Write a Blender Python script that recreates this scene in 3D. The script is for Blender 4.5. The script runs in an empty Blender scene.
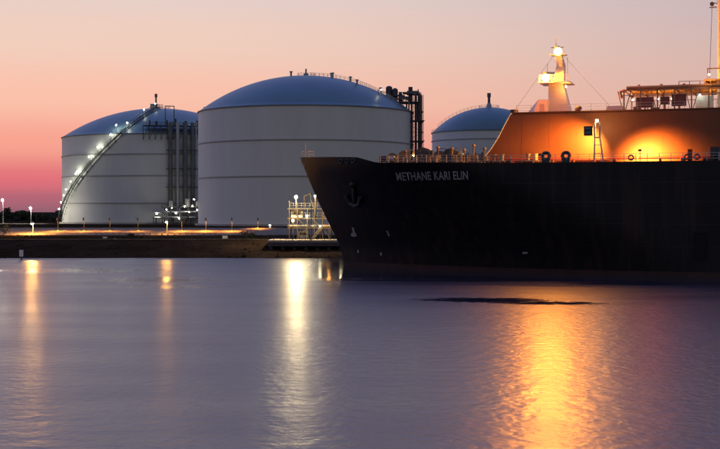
import bpy, bmesh, math, random
from mathutils import Vector, Matrix
random.seed(7)
R = math.radians
scene = bpy.context.scene
col = scene.collection

# ------------------------------------------------------------------ camera
F = 1300.0            # focal length in pixels of a 720 px wide picture
CAMH = 9.0            # camera height above the water
HOR = 212.0           # horizon row of the 720x449 picture
cd = bpy.data.cameras.new('camera')
cd.sensor_width = 36.0
cd.lens = 36.0 * F / 720.0
cd.shift_y = (HOR - 224.5) / 720.0
cd.clip_start = 0.5
cd.clip_end = 20000
cam = bpy.data.objects.new('camera', cd)
cam.location = (0, 0, CAMH)
cam.rotation_euler = (R(90), 0, 0)
col.objects.link(cam)
scene.camera = cam

# ------------------------------------------------------------------ sky (after sunset, glow ahead and to the left)
world = bpy.data.worlds.new('World')
scene.world = world
world.use_nodes = True
nt = world.node_tree
nt.nodes.clear()
def wn(t, **kw):
    n = nt.nodes.new(t)
    for k, v in kw.items(): setattr(n, k, v)
    return n
tc = wn('ShaderNodeTexCoord')
nrm = wn('ShaderNodeVectorMath', operation='NORMALIZE')
sep = wn('ShaderNodeSeparateXYZ')
nt.links.new(tc.outputs['Generated'], nrm.inputs[0])
nt.links.new(nrm.outputs[0], sep.inputs[0])
asin = wn('ShaderNodeMath', operation='ARCSINE')
nt.links.new(sep.outputs['Z'], asin.inputs[0])
el = wn('ShaderNodeMath', operation='DIVIDE')          # 0 at the horizon, 1 at the zenith
el.inputs[1].default_value = math.pi / 2
nt.links.new(asin.outputs[0], el.inputs[0])
def srgb(c):
    return tuple((x / 255.0 / 12.92) if x <= 10 else (((x / 255.0) + 0.055) / 1.055) ** 2.4 for x in c) + (1.0,)
def ramp(stops):
    n = wn('ShaderNodeValToRGB')
    cr = n.color_ramp
    cr.interpolation = 'EASE'
    while len(cr.elements) < len(stops): cr.elements.new(0.5)
    for e, (deg, c) in zip(cr.elements, stops):
        e.position = deg / 90.0
        e.color = srgb(c)
    nt.links.new(el.outputs[0], n.inputs[0])
    return n
glow = ramp([(0.0, (146, 98, 112)), (0.5, (176, 102, 118)), (1.4, (226, 114, 122)), (2.9, (248, 163, 144)),
             (5.0, (251, 194, 171)), (7.5, (241, 207, 190)), (10.5, (224, 209, 208)), (22, (184, 189, 246)), (45, (108, 140, 230)), (90, (50, 80, 130))])
away = ramp([(0.0, (104, 92, 108)), (0.7, (168, 122, 128)), (1.6, (206, 148, 140)), (3.5, (222, 172, 156)),
             (6.0, (212, 178, 170)), (9.0, (198, 178, 182)), (11.5, (182, 173, 190)), (22, (148, 163, 230)), (45, (100, 132, 222)), (90, (50, 80, 130))])
back = ramp([(0.0, (70, 74, 90)), (4.0, (94, 98, 116)), (10, (142, 138, 146)), (20, (152, 152, 162)), (45, (110, 126, 156)), (90, (50, 80, 130))])
# azimuth, measured from the place of the sunset
sdir = wn('ShaderNodeCombineXYZ')
nt.links.new(sep.outputs['X'], sdir.inputs[0]); nt.links.new(sep.outputs['Y'], sdir.inputs[1])
sn = wn('ShaderNodeVectorMath', operation='NORMALIZE'); nt.links.new(sdir.outputs[0], sn.inputs[0])
dot = wn('ShaderNodeVectorMath', operation='DOT_PRODUCT')
AZ = R(-24)
dot.inputs[1].default_value = (math.sin(AZ), math.cos(AZ), 0)
nt.links.new(sn.outputs[0], dot.inputs[0])
def mapr(lo, hi):
    m = wn('ShaderNodeMapRange', interpolation_type='SMOOTHSTEP')
    m.inputs['From Min'].default_value = lo; m.inputs['From Max'].default_value = hi
    nt.links.new(dot.outputs['Value'], m.inputs['Value'])
    return m
m1 = mapr(0.70, 1.0); m2 = mapr(-0.5, 0.75)
mixa = wn('ShaderNodeMixRGB'); mixb = wn('ShaderNodeMixRGB')
nt.links.new(m2.outputs[0], mixb.inputs[0]); nt.links.new(back.outputs[0], mixb.inputs[1]); nt.links.new(mixa.outputs[0], mixb.inputs[2])
nt.links.new(m1.outputs[0], mixa.inputs[0]); nt.links.new(away.outputs[0], mixa.inputs[1]); nt.links.new(glow.outputs[0], mixa.inputs[2])
bg = wn('ShaderNodeBackground'); bg.inputs['Strength'].default_value = 1.0
out = wn('ShaderNodeOutputWorld')
nt.links.new(mixb.outputs[0], bg.inputs['Color']); nt.links.new(bg.outputs[0], out.inputs['Surface'])

scene.view_settings.view_transform = 'Standard'
scene.view_settings.look = 'None'
scene.view_settings.exposure = 0.0
scene.view_settings.gamma = 1.0
scene.view_settings.use_curve_mapping = False
scene.cycles.use_denoising = True
scene.cycles.max_bounces = 6
scene.cycles.sample_clamp_indirect = 6.0
scene.cycles.caustics_reflective = False
scene.cycles.caustics_refractive = False

# ------------------------------------------------------------------ helpers
def at(px, Y, z=None, py=None):
    """world point on the bearing of picture column px at distance Y"""
    x = (px - 360.0) / F * Y
    if z is None: z = CAMH + (HOR - py) / F * Y
    return Vector((x, Y, z))

MATS = {}
def mat(name, color, rough=0.7, metal=0.0, var=0.12, scale=0.6, bump=0.0, stretch=(1, 1, 1), spec=0.5):
    if name in MATS: return MATS[name]
    m = bpy.data.materials.new(name); m.use_nodes = True
    t = m.node_tree; n = t.nodes; l = t.links
    b = n['Principled BSDF']
    b.inputs['Roughness'].default_value = rough
    b.inputs['Metallic'].default_value = metal
    b.inputs['Specular IOR Level'].default_value = spec
    c = n.new('ShaderNodeTexCoord'); mp = n.new('ShaderNodeMapping')
    mp.inputs['Scale'].default_value = [scale * s for s in stretch]
    l.new(c.outputs['Object'], mp.inputs['Vector'])
    nz = n.new('ShaderNodeTexNoise'); nz.inputs['Scale'].default_value = 1.0; nz.inputs['Detail'].default_value = 6
    nz.inputs['Roughness'].default_value = 0.65
    l.new(mp.outputs[0], nz.inputs['Vector'])
    cr = n.new('ShaderNodeValToRGB')
    cr.color_ramp.elements[0].position = 0.3; cr.color_ramp.elements[1].position = 0.72
    cr.color_ramp.elements[0].color = tuple(max(0, x * (1 - var)) for x in color) + (1,)
    cr.color_ramp.elements[1].color = tuple(min(1, x * (1 + var)) for x in color) + (1,)
    l.new(nz.outputs['Fac'], cr.inputs[0]); l.new(cr.outputs[0], b.inputs['Base Color'])
    if bump:
        bp = n.new('ShaderNodeBump'); bp.inputs['Strength'].default_value = bump; bp.inputs['Distance'].default_value = 0.2
        l.new(nz.outputs['Fac'], bp.inputs['Height']); l.new(bp.outputs[0], b.inputs['Normal'])
    MATS[name] = m
    return m
def emit(name, color, strength):
    if name in MATS: return MATS[name]
    m = bpy.data.materials.new(name); m.use_nodes = True
    n = m.node_tree.nodes; n.clear()
    e = n.new('ShaderNodeEmission'); e.inputs[0].default_value = tuple(color) + (1,); e.inputs[1].default_value = strength
    o = n.new('ShaderNodeOutputMaterial'); m.node_tree.links.new(e.outputs[0], o.inputs[0])
    MATS[name] = m
    return m

class MB:
    def __init__(self): self.v = []; self.f = []
    def add(self, vs, fs):
        o = len(self.v)
        self.v += [tuple(p) for p in vs]; self.f += [tuple(i + o for i in f) for f in fs]
        return self
    def box(self, c, s, rz=0.0):
        cx, cy, cz = c; hx, hy, hz = s[0] / 2, s[1] / 2, s[2] / 2
        co, si = math.cos(rz), math.sin(rz)
        vs = [(cx + x * co - y * si, cy + x * si + y * co, cz + z) for z in (-hz, hz) for (x, y) in ((-hx, -hy), (hx, -hy), (hx, hy), (-hx, hy))]
        return self.add(vs, [(3, 2, 1, 0), (4, 5, 6, 7), (0, 1, 5, 4), (1, 2, 6, 5), (2, 3, 7, 6), (3, 0, 4, 7)])
    def cyl(self, a, b, r, seg=8, r1=None, cap=True):
        a = Vector(a); b = Vector(b); d = b - a
        if d.length < 1e-6: return self
        d.normalize(); r1 = r if r1 is None else r1
        u = d.orthogonal().normalized(); w = d.cross(u)
        vs = []
        for p, rr in ((a, r), (b, r1)):
            for k in range(seg):
                q = 2 * math.pi * k / seg
                vs.append(p + (u * math.cos(q) + w * math.sin(q)) * rr)
        fs = [(k, (k + 1) % seg, seg + (k + 1) % seg, seg + k) for k in range(seg)]
        if cap: fs += [tuple(reversed(range(seg))), tuple(range(seg, 2 * seg))]
        return self.add(vs, fs)
    def tube(self, pts, r, seg=8):
        for a, b in zip(pts[:-1], pts[1:]): self.cyl(a, b, r, seg)
        return self
    def bar(self, a, b, w):
        return self.cyl(a, b, w * 0.7071, 4)
    def lathe(self, prof, seg=96, c=(0, 0, 0)):
        vs = []
        n = len(prof)
        for (r, z) in prof:
            for k in range(seg):
                q = 2 * math.pi * k / seg
                vs.append((c[0] + r * math.cos(q), c[1] + r * math.sin(q), c[2] + z))
        fs = []
        for j in range(n - 1):
            for k in range(seg):
                fs.append((j * seg + k, j * seg + (k + 1) % seg, (j + 1) * seg + (k + 1) % seg, (j + 1) * seg + k))
        return self.add(vs, fs)
    def ball(self, c, r, sq=1.0, seg=8, rings=5):
        prof = [(max(1e-3, r * math.sin(math.pi * i / rings)), -r * sq * math.cos(math.pi * i / rings)) for i in range(rings + 1)]
        return self.lathe(prof, seg, c)
    def prism(self, poly, axis_a, axis_b, o, ext):
        """polygon (u,v) in the plane axis_a, axis_b from o, extruded by vector ext"""
        o = Vector(o); ext = Vector(ext)
        p0 = [o + Vector(axis_a) * u + Vector(axis_b) * v for u, v in poly]
        p1 = [p + ext for p in p0]
        n = len(poly)
        return self.add(p0 + p1, [tuple(range(n)), tuple(reversed(range(n, 2 * n)))] + [(k, n + k, n + (k + 1) % n, (k + 1) % n) for k in range(n)])
    def mesh(self, name, m, smooth=False):
        me = bpy.data.meshes.new(name); me.from_pydata(self.v, [], self.f); me.update()
        bm = bmesh.new(); bm.from_mesh(me); bmesh.ops.recalc_face_normals(bm, faces=bm.faces); bm.to_mesh(me); bm.free()
        if smooth:
            me.polygons.foreach_set('use_smooth', [True] * len(me.polygons))
            try: me.set_sharp_from_angle(angle=R(35))
            except Exception: pass
        if m is not None: me.materials.append(m)
        return me
    def build(self, name, m, parent=None, smooth=False):
        o = bpy.data.objects.new(name, self.mesh(name, m, smooth)); col.objects.link(o)
        if parent is not None: o.parent = parent
        return o
def tag(o, label, cat, group=None):
    o['label'] = label; o['category'] = cat
    if group: o['group'] = group
    return o
def thing(name, label, cat, loc=(0, 0, 0), rz=0.0, group=None):
    o = bpy.data.objects.new(name, None); col.objects.link(o)
    o.location = loc; o.rotation_euler = (0, 0, rz)
    return tag(o, label, cat, group)
def link_copy(me, name, parent, loc=(0, 0, 0), rz=0.0):
    o = bpy.data.objects.new(name, me); col.objects.link(o); o.parent = parent; o.location = loc; o.rotation_euler = (0, 0, rz)
    return o
def kind(o, k): o['kind'] = k; return o
def noise1(x, seed=0.0):
    return (math.sin(x * 0.13 + seed) + 0.6 * math.sin(x * 0.31 + 1.7 + seed * 2) + 0.4 * math.sin(x * 0.83 + 0.3 + seed) + 0.25 * math.sin(x * 1.9 + seed * 3)) / 2.25

# ------------------------------------------------------------------ materials
SOD = (1.0, 0.44, 0.075)      # high pressure sodium light
WHT = (1.0, 0.93, 0.72)       # metal halide / warm white
GRN = (0.98, 1.0, 0.80)       # cool fluorescent white
M_steel = mat('galvanised_steel', (0.34, 0.34, 0.35), 0.5, 0.6, 0.2, 1.5)
M_dark = mat('dark_steel', (0.06, 0.06, 0.065), 0.6, 0.3, 0.3, 1.0)
M_pipe = mat('pipe_cladding', (0.36, 0.37, 0.39), 0.42, 0.7, 0.2, 0.8)
M_conc = mat('concrete', (0.36, 0.33, 0.29), 0.9, 0, 0.25, 0.25, 0.2)
M_whitep = mat('white_paint', (0.62, 0.61, 0.58), 0.55, 0, 0.12, 0.9)
M_rack = mat('rack_paint', (0.30, 0.17, 0.10), 0.6, 0, 0.3, 0.7)
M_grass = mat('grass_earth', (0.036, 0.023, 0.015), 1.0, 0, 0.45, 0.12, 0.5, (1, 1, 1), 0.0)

# ------------------------------------------------------------------ water
def water_material():
    m = bpy.data.materials.new('water'); m.use_nodes = True
    t = m.node_tree; n = t.nodes; l = t.links
    b = n['Principled BSDF']
    b.inputs['Base Color'].default_value = (0.014, 0.021, 0.045, 1)
    b.inputs['IOR'].default_value = 1.333
    c = n.new('ShaderNodeTexCoord')
    def noise(sx, sy, scale, detail, rough=0.55, off=(0, 0, 0), dist=0.0):
        mp = n.new('ShaderNodeMapping'); mp.inputs['Scale'].default_value = (sx, sy, 1); mp.inputs['Location'].default_value = off
        l.new(c.outputs['Object'], mp.inputs['Vector'])
        z = n.new('ShaderNodeTexNoise'); z.inputs['Scale'].default_value = scale; z.inputs['Detail'].default_value = detail
        z.inputs['Roughness'].default_value = rough; z.inputs['Distortion'].default_value = dist
        l.new(mp.outputs[0], z.inputs['Vector'])
        return z
    def math_(op, a, bb):
        k = n.new('ShaderNodeMath'); k.operation = op
        for i, v in enumerate((a, bb)):
            if isinstance(v, (int, float)): k.inputs[i].default_value = v
            else: l.new(v, k.inputs[i])
        return k.outputs[0]
    def rng(v, a, bb, c0, d0):
        k = n.new('ShaderNodeMapRange'); k.interpolation_type = 'SMOOTHSTEP'
        l.new(v, k.inputs['Value'])
        for i, x in zip(('From Min', 'From Max', 'To Min', 'To Max'), (a, bb, c0, d0)): k.inputs[i].default_value = x
        return k.outputs[0]
    # calm slicks: the lee of the hull, one long oily streak off it, and a few patches under the bank
    sx = n.new('ShaderNodeSeparateXYZ'); l.new(c.outputs['Object'], sx.inputs[0])
    X, Y = sx.outputs['X'], sx.outputs['Y']
    warp = noise(0.05, 0.11, 1.0, 3, 0.55, (3.1, 0.4, 0))
    wv = math_('SUBTRACT', warp.outputs['Fac'], 0.5)
    lee = math_('MULTIPLY', rng(math_('ADD', math_('ADD', Y, math_('MULTIPLY', X, 0.325)), math_('MULTIPLY', wv, 34.0)), 164.0, 182.0, 0.0, 1.0), rng(X, -11.0, -3.0, 0.0, 1.0))
    rag = noise(0.8, 0.6, 1.0, 4, 0.65, (4, 7, 0))
    def blot(cx, cy, rx, ry, wt):
        dx = math_('DIVIDE', math_('SUBTRACT', X, cx), rx)
        dy = math_('DIVIDE', math_('ADD', math_('SUBTRACT', Y, cy), math_('MULTIPLY', wv, ry * 2.2)), ry)
        d = math_('ADD', math_('MULTIPLY', dx, dx), math_('MULTIPLY', dy, dy))
        d = math_('ADD', d, math_('MULTIPLY', math_('SUBTRACT', rag.outputs['Fac'], 0.5), 2.4))
        return rng(d, -0.2, 1.5, wt, 0.0)
    calm = lee
    for bl in ((13.0, 132.0, 7.5, 4.0, 1.0), (18.5, 128.5, 6.0, 3.0, 1.0), (-27.0, 172.0, 10, 9, .55), (-21, 158, 9, 5, .4), (-42, 200, 15, 8, .5), (-75, 205, 22, 6, .4)):
        calm = math_('MAXIMUM', calm, blot(*bl))
    ripple = noise(0.85, 0.85, 1.0, 2, 0.5)
    fine = noise(2.3, 2.1, 1.0, 2, 0.5, (9, 2, 0))
    swell = noise(0.05, 0.12, 1.0, 2, 0.5, (1, 5, 0))
    h = math_('ADD', math_('MULTIPLY', ripple.outputs['Fac'], 0.55), math_('MULTIPLY', fine.outputs['Fac'], 0.22))
    amp = math_('SUBTRACT', 1.0, math_('MULTIPLY', calm, 0.9))
    bp = n.new('ShaderNodeBump'); bp.inputs['Distance'].default_value = 0.13
    l.new(math_('MULTIPLY', amp, 0.8), bp.inputs['Strength']); l.new(h, bp.inputs['Height'])
    l.new(bp.outputs[0], b.inputs['Normal'])
    l.new(math_('ADD', rng(calm, 0.0, 1.0, 0.315, 0.08), math_('MULTIPLY', math_('SUBTRACT', swell.outputs['Fac'], 0.5), math_('MULTIPLY', amp, 0.14))), b.inputs['Roughness'])
    return m
w = MB()
w.add([(-5000, -3000, 0), (5000, -3000, 0), (5000, 262, 0), (-5000, 262, 0)], [(0, 1, 2, 3)])
kind(w.build('water', water_material()), 'structure')

# ------------------------------------------------------------------ ground
PROF = [(244, -3.0), (251, -0.7), (254, 0.05), (258, 0.9), (264, 2.0), (270, 2.8), (273.5, 3.1), (279, 3.05), (286, 3.2), (294, 3.4), (299.5, 3.5),
        (320.5, 5.1), (324, 5.1), (332, 4.45), (380, 4.4), (480, 4.4), (560, 4.4), (900, 4.6), (2500, 5.5), (9000, 7.5)]
def ground_z(y):
    for (a, za), (b, zb) in zip(PROF[:-1], PROF[1:]):
        if a <= y <= b: return za + (zb - za) * (y - a) / (b - a)
    return PROF[-1][1]
xs = [-6000, -2500, -1200, -700, -450, -320] + [-260 + 2.5 * i for i in range(209)] + [320, 450, 700, 1200, 2500, 6000]
g = MB()
vs = []; fs = []
for j, (y, z) in enumerate(PROF):
    for x in xs:
        k = 1.0 if 250 < y < 280 else 0.25
        dy = noise1(x, j * 0.4) * (1.1 if y < 300 else 0.0) * k
        dz = (random.uniform(-0.12, 0.12) if 250 < y < 299 else 0.0)
        vs.append((x, y + dy, z + dz))
nx = len(xs)
for j in range(len(PROF) - 1):
    for i in range(nx - 1):
        fs.append((j * nx + i, j * nx + i + 1, (j + 1) * nx + i + 1, (j + 1) * nx + i))
g.add(vs, fs)
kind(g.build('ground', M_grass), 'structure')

def strip(name, y0, y1, x0, x1, m, dz=0.03, n=60, z0=None):
    s = MB(); vs = []
    for y in (y0, y1):
        for i in range(n + 1):
            x = x0 + (x1 - x0) * i / n
            vs.append((x, y, ground_z(y) + dz))
    s.add(vs, [(i, i + 1, n + 2 + i, n + 1 + i) for i in range(n)])
    return kind(s.build(name, m), 'structure')
M_road = mat('gravel_road', (0.17, 0.14, 0.11), 0.95, 0, 0.35, 0.5, 0.3, (1, 1, 1), 0.1)
M_lit_sand = mat('lamplit_sand_path', (0.36, 0.28, 0.15), 1.0, 0, 0.35, 0.4, 0.2, (1, 1, 1), 0.1)  # sand path, paler and yellower to carry sodium light in its colour
strip('embankment_road', 300.5, 320.0, -400, 120, M_road, 0.06)
strip('bank_path', 274.6, 277.6, -400, 30, M_lit_sand, 0.16)
strip('tank_road', 500, 516, -600, -122, M_road, 0.05)

# riprap on the bank
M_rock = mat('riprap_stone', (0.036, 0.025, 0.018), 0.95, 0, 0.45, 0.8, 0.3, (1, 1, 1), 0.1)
rk = MB()
for i in range(1100):
    x = random.uniform(-260, 60); y = random.uniform(251.5, 271)
    s = random.choice((0.16, 0.2, 0.25, 0.3, 0.42)) * random.uniform(.8, 1.2)
    z = ground_z(y) + random.uniform(-0.1, 0.15)
    c = Vector((x, y + noise1(x, 1.0) * 0.8, z))
    pts = []
    for q in ((1, 0, 0), (0, 1, 0), (-1, 0, 0), (0, -1, 0), (0, 0, 1), (0, 0, -1)):
        pts.append(c + Vector(q) * s * random.uniform(0.6, 1.25) + Vector((random.uniform(-.2, .2), random.uniform(-.2, .2), random.uniform(-.1, .1))) * s)
    rk.add(pts, [(0, 1, 4), (1, 2, 4), (2, 3, 4), (3, 0, 4), (1, 0, 5), (2, 1, 5), (3, 2, 5), (0, 3, 5)])
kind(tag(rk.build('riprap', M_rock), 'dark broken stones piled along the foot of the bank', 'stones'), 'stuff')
# rough grass on the bank and on the embankment crest
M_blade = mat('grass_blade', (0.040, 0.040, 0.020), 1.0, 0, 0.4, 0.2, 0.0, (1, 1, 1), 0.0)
gr = MB()
for i in range(14000):
    x = random.uniform(-240, 40)
    y = random.choice((random.uniform(270, 300), random.uniform(277.8, 301), random.uniform(320, 326)))
    if 274.2 < y < 278.0: continue
    z = ground_z(y); hgt = random.uniform(0.15, 0.5) * (0.7 + 0.5 * noise1(x * 3, y)); wd = random.uniform(0.06, 0.2)
    a = random.uniform(0, math.pi)
    dx, dy = math.cos(a) * wd, math.sin(a) * wd
    lx = random.uniform(-.2, .2)
    gr.add([(x - dx, y - dy, z - .1), (x + dx, y + dy, z - .1), (x + lx, y, z + max(.1, hgt))], [(0, 1, 2)])
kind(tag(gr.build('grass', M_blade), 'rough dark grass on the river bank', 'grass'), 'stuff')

# ------------------------------------------------------------------ lamps
def bulb_mesh(color, strength, r, sq=1.0):
    strength *= 1.7; r *= 0.77
    b = MB(); b.ball((0, 0, 0), r, sq, 8, 5)
    return b.mesh('bulb', emit('light_%02d_%02d_%02d_%d' % tuple([int(c * 99) for c in color] + [int(strength)]), color, strength))
def bulb(color, strength, r, parent, loc, name='bulb', sq=1.0):
    return link_copy(bulb_mesh(color, strength, r, sq), name, parent, loc)
def lamp_post(px, py, Y, color, strength, label, r=0.28, arms=1, base=None, group=None, hood=False):
    p = at(px, Y, py=py); zb = ground_z(Y) if base is None else base
    t = thing('lamp_post', label, 'lamp post', (p.x, Y, zb), 0, group)
    h = p.z - zb
    MB().cyl((0, 0, 0), (0, 0, h + 0.5), 0.06 if hood else 0.11, 8, 0.05).build('pole', mat('black_pole', (.008, .008, .008), .8, 0, .2) if hood else M_steel, t)
    MB().box((0, 0, 0.15), (0.5, 0.5, 0.3)).build('base', M_conc, t)
    MB().bar((0, 0, h + 0.45), (0, -0.75, h + 0.45), 0.09).build('arm', M_steel, t)
    hd = MB()
    if hood: hd.lathe([(0.02, 0.5), (0.12, 0.45), (r * 1.1, 0.25), (r * 1.4, -0.1), (r * 1.5, -r * 1.3)], 12, (0, -0.75, h))
    else: hd.lathe([(0.02, 0.55), (0.12, 0.5), (0.16, 0.36), (r * 1.15, 0.16), (r * 1.2, 0.1)], 10, (0, -0.75, h))
    head = hd.build('lamp_head', M_dark, t)
    b = bulb(color, strength, r, head, (0, -0.75, h))
    return t

lamp_post(3, 200, 505, WHT, 520, 'street lamp with white light above the trees beside the tank road', 0.66)
lamp_post(31, 208, 506, WHT, 450, 'shorter white street lamp standing over the end of the tank road', 0.6)
lamp_post(33, 223.5, 304, SOD, 2300, 'low sodium lamp post on the embankment left of the tank with the stairway', 0.36)
lamp_post(167, 222, 304, SOD, 800, 'low orange lamp post in front of the pipework of the tank with the stairway', 0.31)
lamp_post(270, 225, 326, WHT, 120, 'small white lamp at the foot of the largest tank', 0.22)
for px_, Y_, st_, lab_ in ((58, 311, 6500, 'bell shaded orange lamp on the embankment road below the foot of the stairway'),
                           (84, 311, 6500, 'bell shaded orange lamp on the embankment road just right of the stairway foot'),
                           (110, 311, 3500, 'added bell shaded orange lamp on the embankment road below the middle of the stairway'),  # added lamp, fills the gap between the two lit stretches of road
                           (138, 311, 3500, 'added bell shaded orange lamp on the embankment road between stairway and tall pipes'),  # added as well, keeps the orange road strip continuous
                           (182, 311, 7500, 'bell shaded orange lamp on the embankment road below the tall pipes of the stairway tank'),
                           (206, 311, 9500, 'bell shaded orange lamp over the brightest stretch of the embankment road'),
                           (232, 311, 7500, 'bell shaded orange lamp on the embankment before the left part of the largest tank'),
                           (258, 318, 5000, 'bell shaded orange lamp on the embankment beside the small white lamp')):
    lamp_post(px_, 219.5, Y_, (1, .36, .045), st_ * 1.05, lab_, 0.15, hood=True)

# ------------------------------------------------------------------ storage tanks
M_wall = mat('tank_wall_paint', (0.60, 0.60, 0.57), 0.55, 0, 0.06, 0.16, 0.0, (1, 1, 0.2))
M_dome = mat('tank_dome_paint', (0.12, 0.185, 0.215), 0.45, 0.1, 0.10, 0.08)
M_ring = mat('stiffener_paint', (0.33, 0.33, 0.33), 0.6, 0, 0.15, 0.3)
def tank(label, px, Y, rad, ztop, rise, rings):
    x = (px - 360.0) / F * Y
    zb = 4.4
    t = thing('storage_tank', label, 'storage tank', (x, Y, zb), math.atan2(-x, Y))   # local -Y looks at the camera
    t.rotation_euler = (0, 0, math.atan2(-x, Y))
    h = ztop - zb
    MB().lathe([(rad, 0.6), (rad, h)], 128).build('wall', M_wall, t, True)
    MB().lathe([(rad + 1.2, -0.5), (rad + 1.2, 0.62), (rad - 0.5, 0.62)], 96).build('foundation', M_conc, t, True)
    Rs = (rad * rad + rise * rise) / (2 * rise)
    def dz(r): return h + math.sqrt(max(0, Rs * Rs - r * r)) - (Rs - rise)
    prof = [(rad + 0.35, h - 0.25), (rad + 0.35, h + 0.05), (rad, h + 0.08)] + [(rad * (1 - i / 24.0), dz(rad * (1 - i / 24.0))) for i in range(1, 24)] + [(0.02, dz(0))]
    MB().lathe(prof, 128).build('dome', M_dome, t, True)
    for zr in rings:
        MB().lathe([(rad - 0.1, zr - zb - 0.22), (rad + 0.28, zr - zb - 0.18), (rad + 0.28, zr - zb + 0.18), (rad - 0.1, zr - zb + 0.22)], 128).build('stiffener_ring', M_ring, t, True)
    return t, h, dz
def pol(r, deg, z):      # local polar: 0 = towards the camera, + = to the right in the picture
    a = R(deg)
    return Vector((r * math.sin(a), -r * math.cos(a), z))
def railing(t, pts, name='railing', hgt=1.1, m=None, step=1):
    rb = MB()
    for i, p in enumerate(pts):
        if i % step == 0: rb.bar(p, p + Vector((0, 0, hgt)), 0.09)
    for k in (hgt, hgt * 0.5):
        for a, b in zip(pts[:-1], pts[1:]): rb.bar(a + Vector((0, 0, k)), b + Vector((0, 0, k)), 0.07)
    return rb.build(name, m or M_steel, t)

# --- the largest tank
T1, h1, dz1 = tank('largest white cylindrical tank with blue domed roof and tall pipework on its right rim', 306, 455.6, 37.5, 43.6, 13.0, [20.6, 32.4])
R1 = 37.5
railing(T1, [pol(r, 62, dz1(r)) for r in [2 + 1.6 * i for i in range(22)]], 'roof_walkway_railing')
railing(T1, [pol(r, 66, dz1(r)) for r in [2 + 1.6 * i for i in range(22)]], 'roof_walkway_railing')
v = MB(); v.cyl((0, 0, dz1(0) - .3), (0, 0, dz1(0) + 1.0), 0.9, 12).cyl((0, 0, dz1(0) + 1.0), (0, 0, dz1(0) + 2.6), 0.3, 8)
v.build('roof_vent', M_steel, T1)
railing(T1, [pol(3.0, 30 * i, dz1(3.0)) for i in range(13)], 'roof_top_railing')
for r, a in ((12, 50), (16, 75), (22, 52), (27, 72), (30, 56), (6, -60), (9, 80)):
    MB().cyl(pol(r, a, dz1(r) - .3), pol(r, a, dz1(r) + 1.4), 0.35, 10).cyl(pol(r, a, dz1(r) + 1.4), pol(r, a, dz1(r) + 1.7), 0.6, 10).build('roof_nozzle', M_steel, T1)
# platform on the right rim
pf = MB(); cpt = pol(R1 - 3.5, 78, h1 + 3.2)
pf.box((cpt.x, cpt.y, cpt.z), (12, 9, 0.25), R(0))
pf.build('rim_platform', M_dark, T1)
for dx in (-5.6, -2, 2, 5.6):
    for dy in (-4.2, 4.2):
        MB().bar((cpt.x + dx, cpt.y + dy, h1 - 2.6 + (0 if dx > 0 else 2.0)), (cpt.x + dx, cpt.y + dy, cpt.z), 0.3).build('platform_leg', M_dark, T1)
railing(T1, [Vector((cpt.x + dx, cpt.y - 4.4, cpt.z + .1)) for dx in [-6 + 1.5 * i for i in range(9)]], 'platform_railing', 1.2, M_dark)
railing(T1, [Vector((cpt.x + dx, cpt.y + 4.4, cpt.z + .1)) for dx in [-6 + 1.5 * i for i in range(9)]], 'platform_railing', 1.2, M_dark)
for dx, dy, r, hh in ((-4.6, -1, 1.15, 5.2), (-2.6, -1.6, 1.0, 4.4), (-0.6, 0.5, 0.7, 3.2), (-3.6, 2.0, 0.9, 3.4)):
    pv = MB(); pv.cyl((cpt.x + dx, cpt.y + dy, cpt.z), (cpt.x + dx, cpt.y + dy, cpt.z + hh), r, 12)
    pv.cyl((cpt.x + dx, cpt.y + dy, cpt.z + hh), (cpt.x + dx, cpt.y + dy, cpt.z + hh + .5), r, 12, r * .5)
    pv.build('relief_valve', M_dark, T1, True)
MB().bar((cpt.x - 7, cpt.y - 1, cpt.z + 3.6), (cpt.x + 3.2, cpt.y - 1, cpt.z + 3.6), 0.22).build('header_pipe', M_dark, T1)
for rad_, xoff, yoff, top, zlow in ((0.85, 4.5, -1.0, 3.2, -38), (0.45, 2.9, -2.6, 3.0, -38), (0.35, 1.4, -3.4, 1.5, -38), (0.3, 0.4, -4.3, 1.0, -38)):
    px_ = cpt.x + xoff + 1.6; py_ = cpt.y + yoff
    rb = MB()
    zt = cpt.z + top - 0.8
    pts = [Vector((px_ - 4.5, py_, zt + 0.9))] + [Vector((px_ - 1.1 + 1.1 * math.sin(R(q)), py_, zt - 0.2 + 1.1 * math.cos(R(q)))) for q in range(0, 91, 15)] + [Vector((px_, py_, 1.5))]
    rb.tube(pts, rad_, 10); rb.build('riser_pipe', mat('riser_paint', (0.13, 0.10, 0.10), 0.5, 0.3, 0.25, 0.5), T1, True)
MB().cyl((cpt.x + 2.8, cpt.y - 1, cpt.z), (cpt.x + 2.8, cpt.y - 1, cpt.z + 5.4), 0.75, 12).build('vent_stack', M_dark, T1, True)
for zz in (8, 15, 22, 29, 36):
    MB().box((cpt.x + 4.2, cpt.y - 1.8, zz), (6.4, 5.6, 0.22)).build('pipe_support', M_dark, T1)
MB().bar((cpt.x + 6.9, cpt.y - 4.4, 0), (cpt.x + 6.9, cpt.y - 4.4, cpt.z), 0.22).bar((cpt.x + 6.9, cpt.y + 1.0, 0), (cpt.x + 6.9, cpt.y + 1.0, cpt.z), 0.22).build('support_column', M_dark, T1)
for dx in (0.2, 3.6, 6.9):      # lattice round the risers
    for dy in (-4.4, 1.0):
        MB().bar((cpt.x + dx, cpt.y + dy, 0), (cpt.x + dx, cpt.y + dy, cpt.z + (2.4 if dx > 3 else 1.2)), 0.2).build('lattice_post', M_dark, T1)
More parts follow.
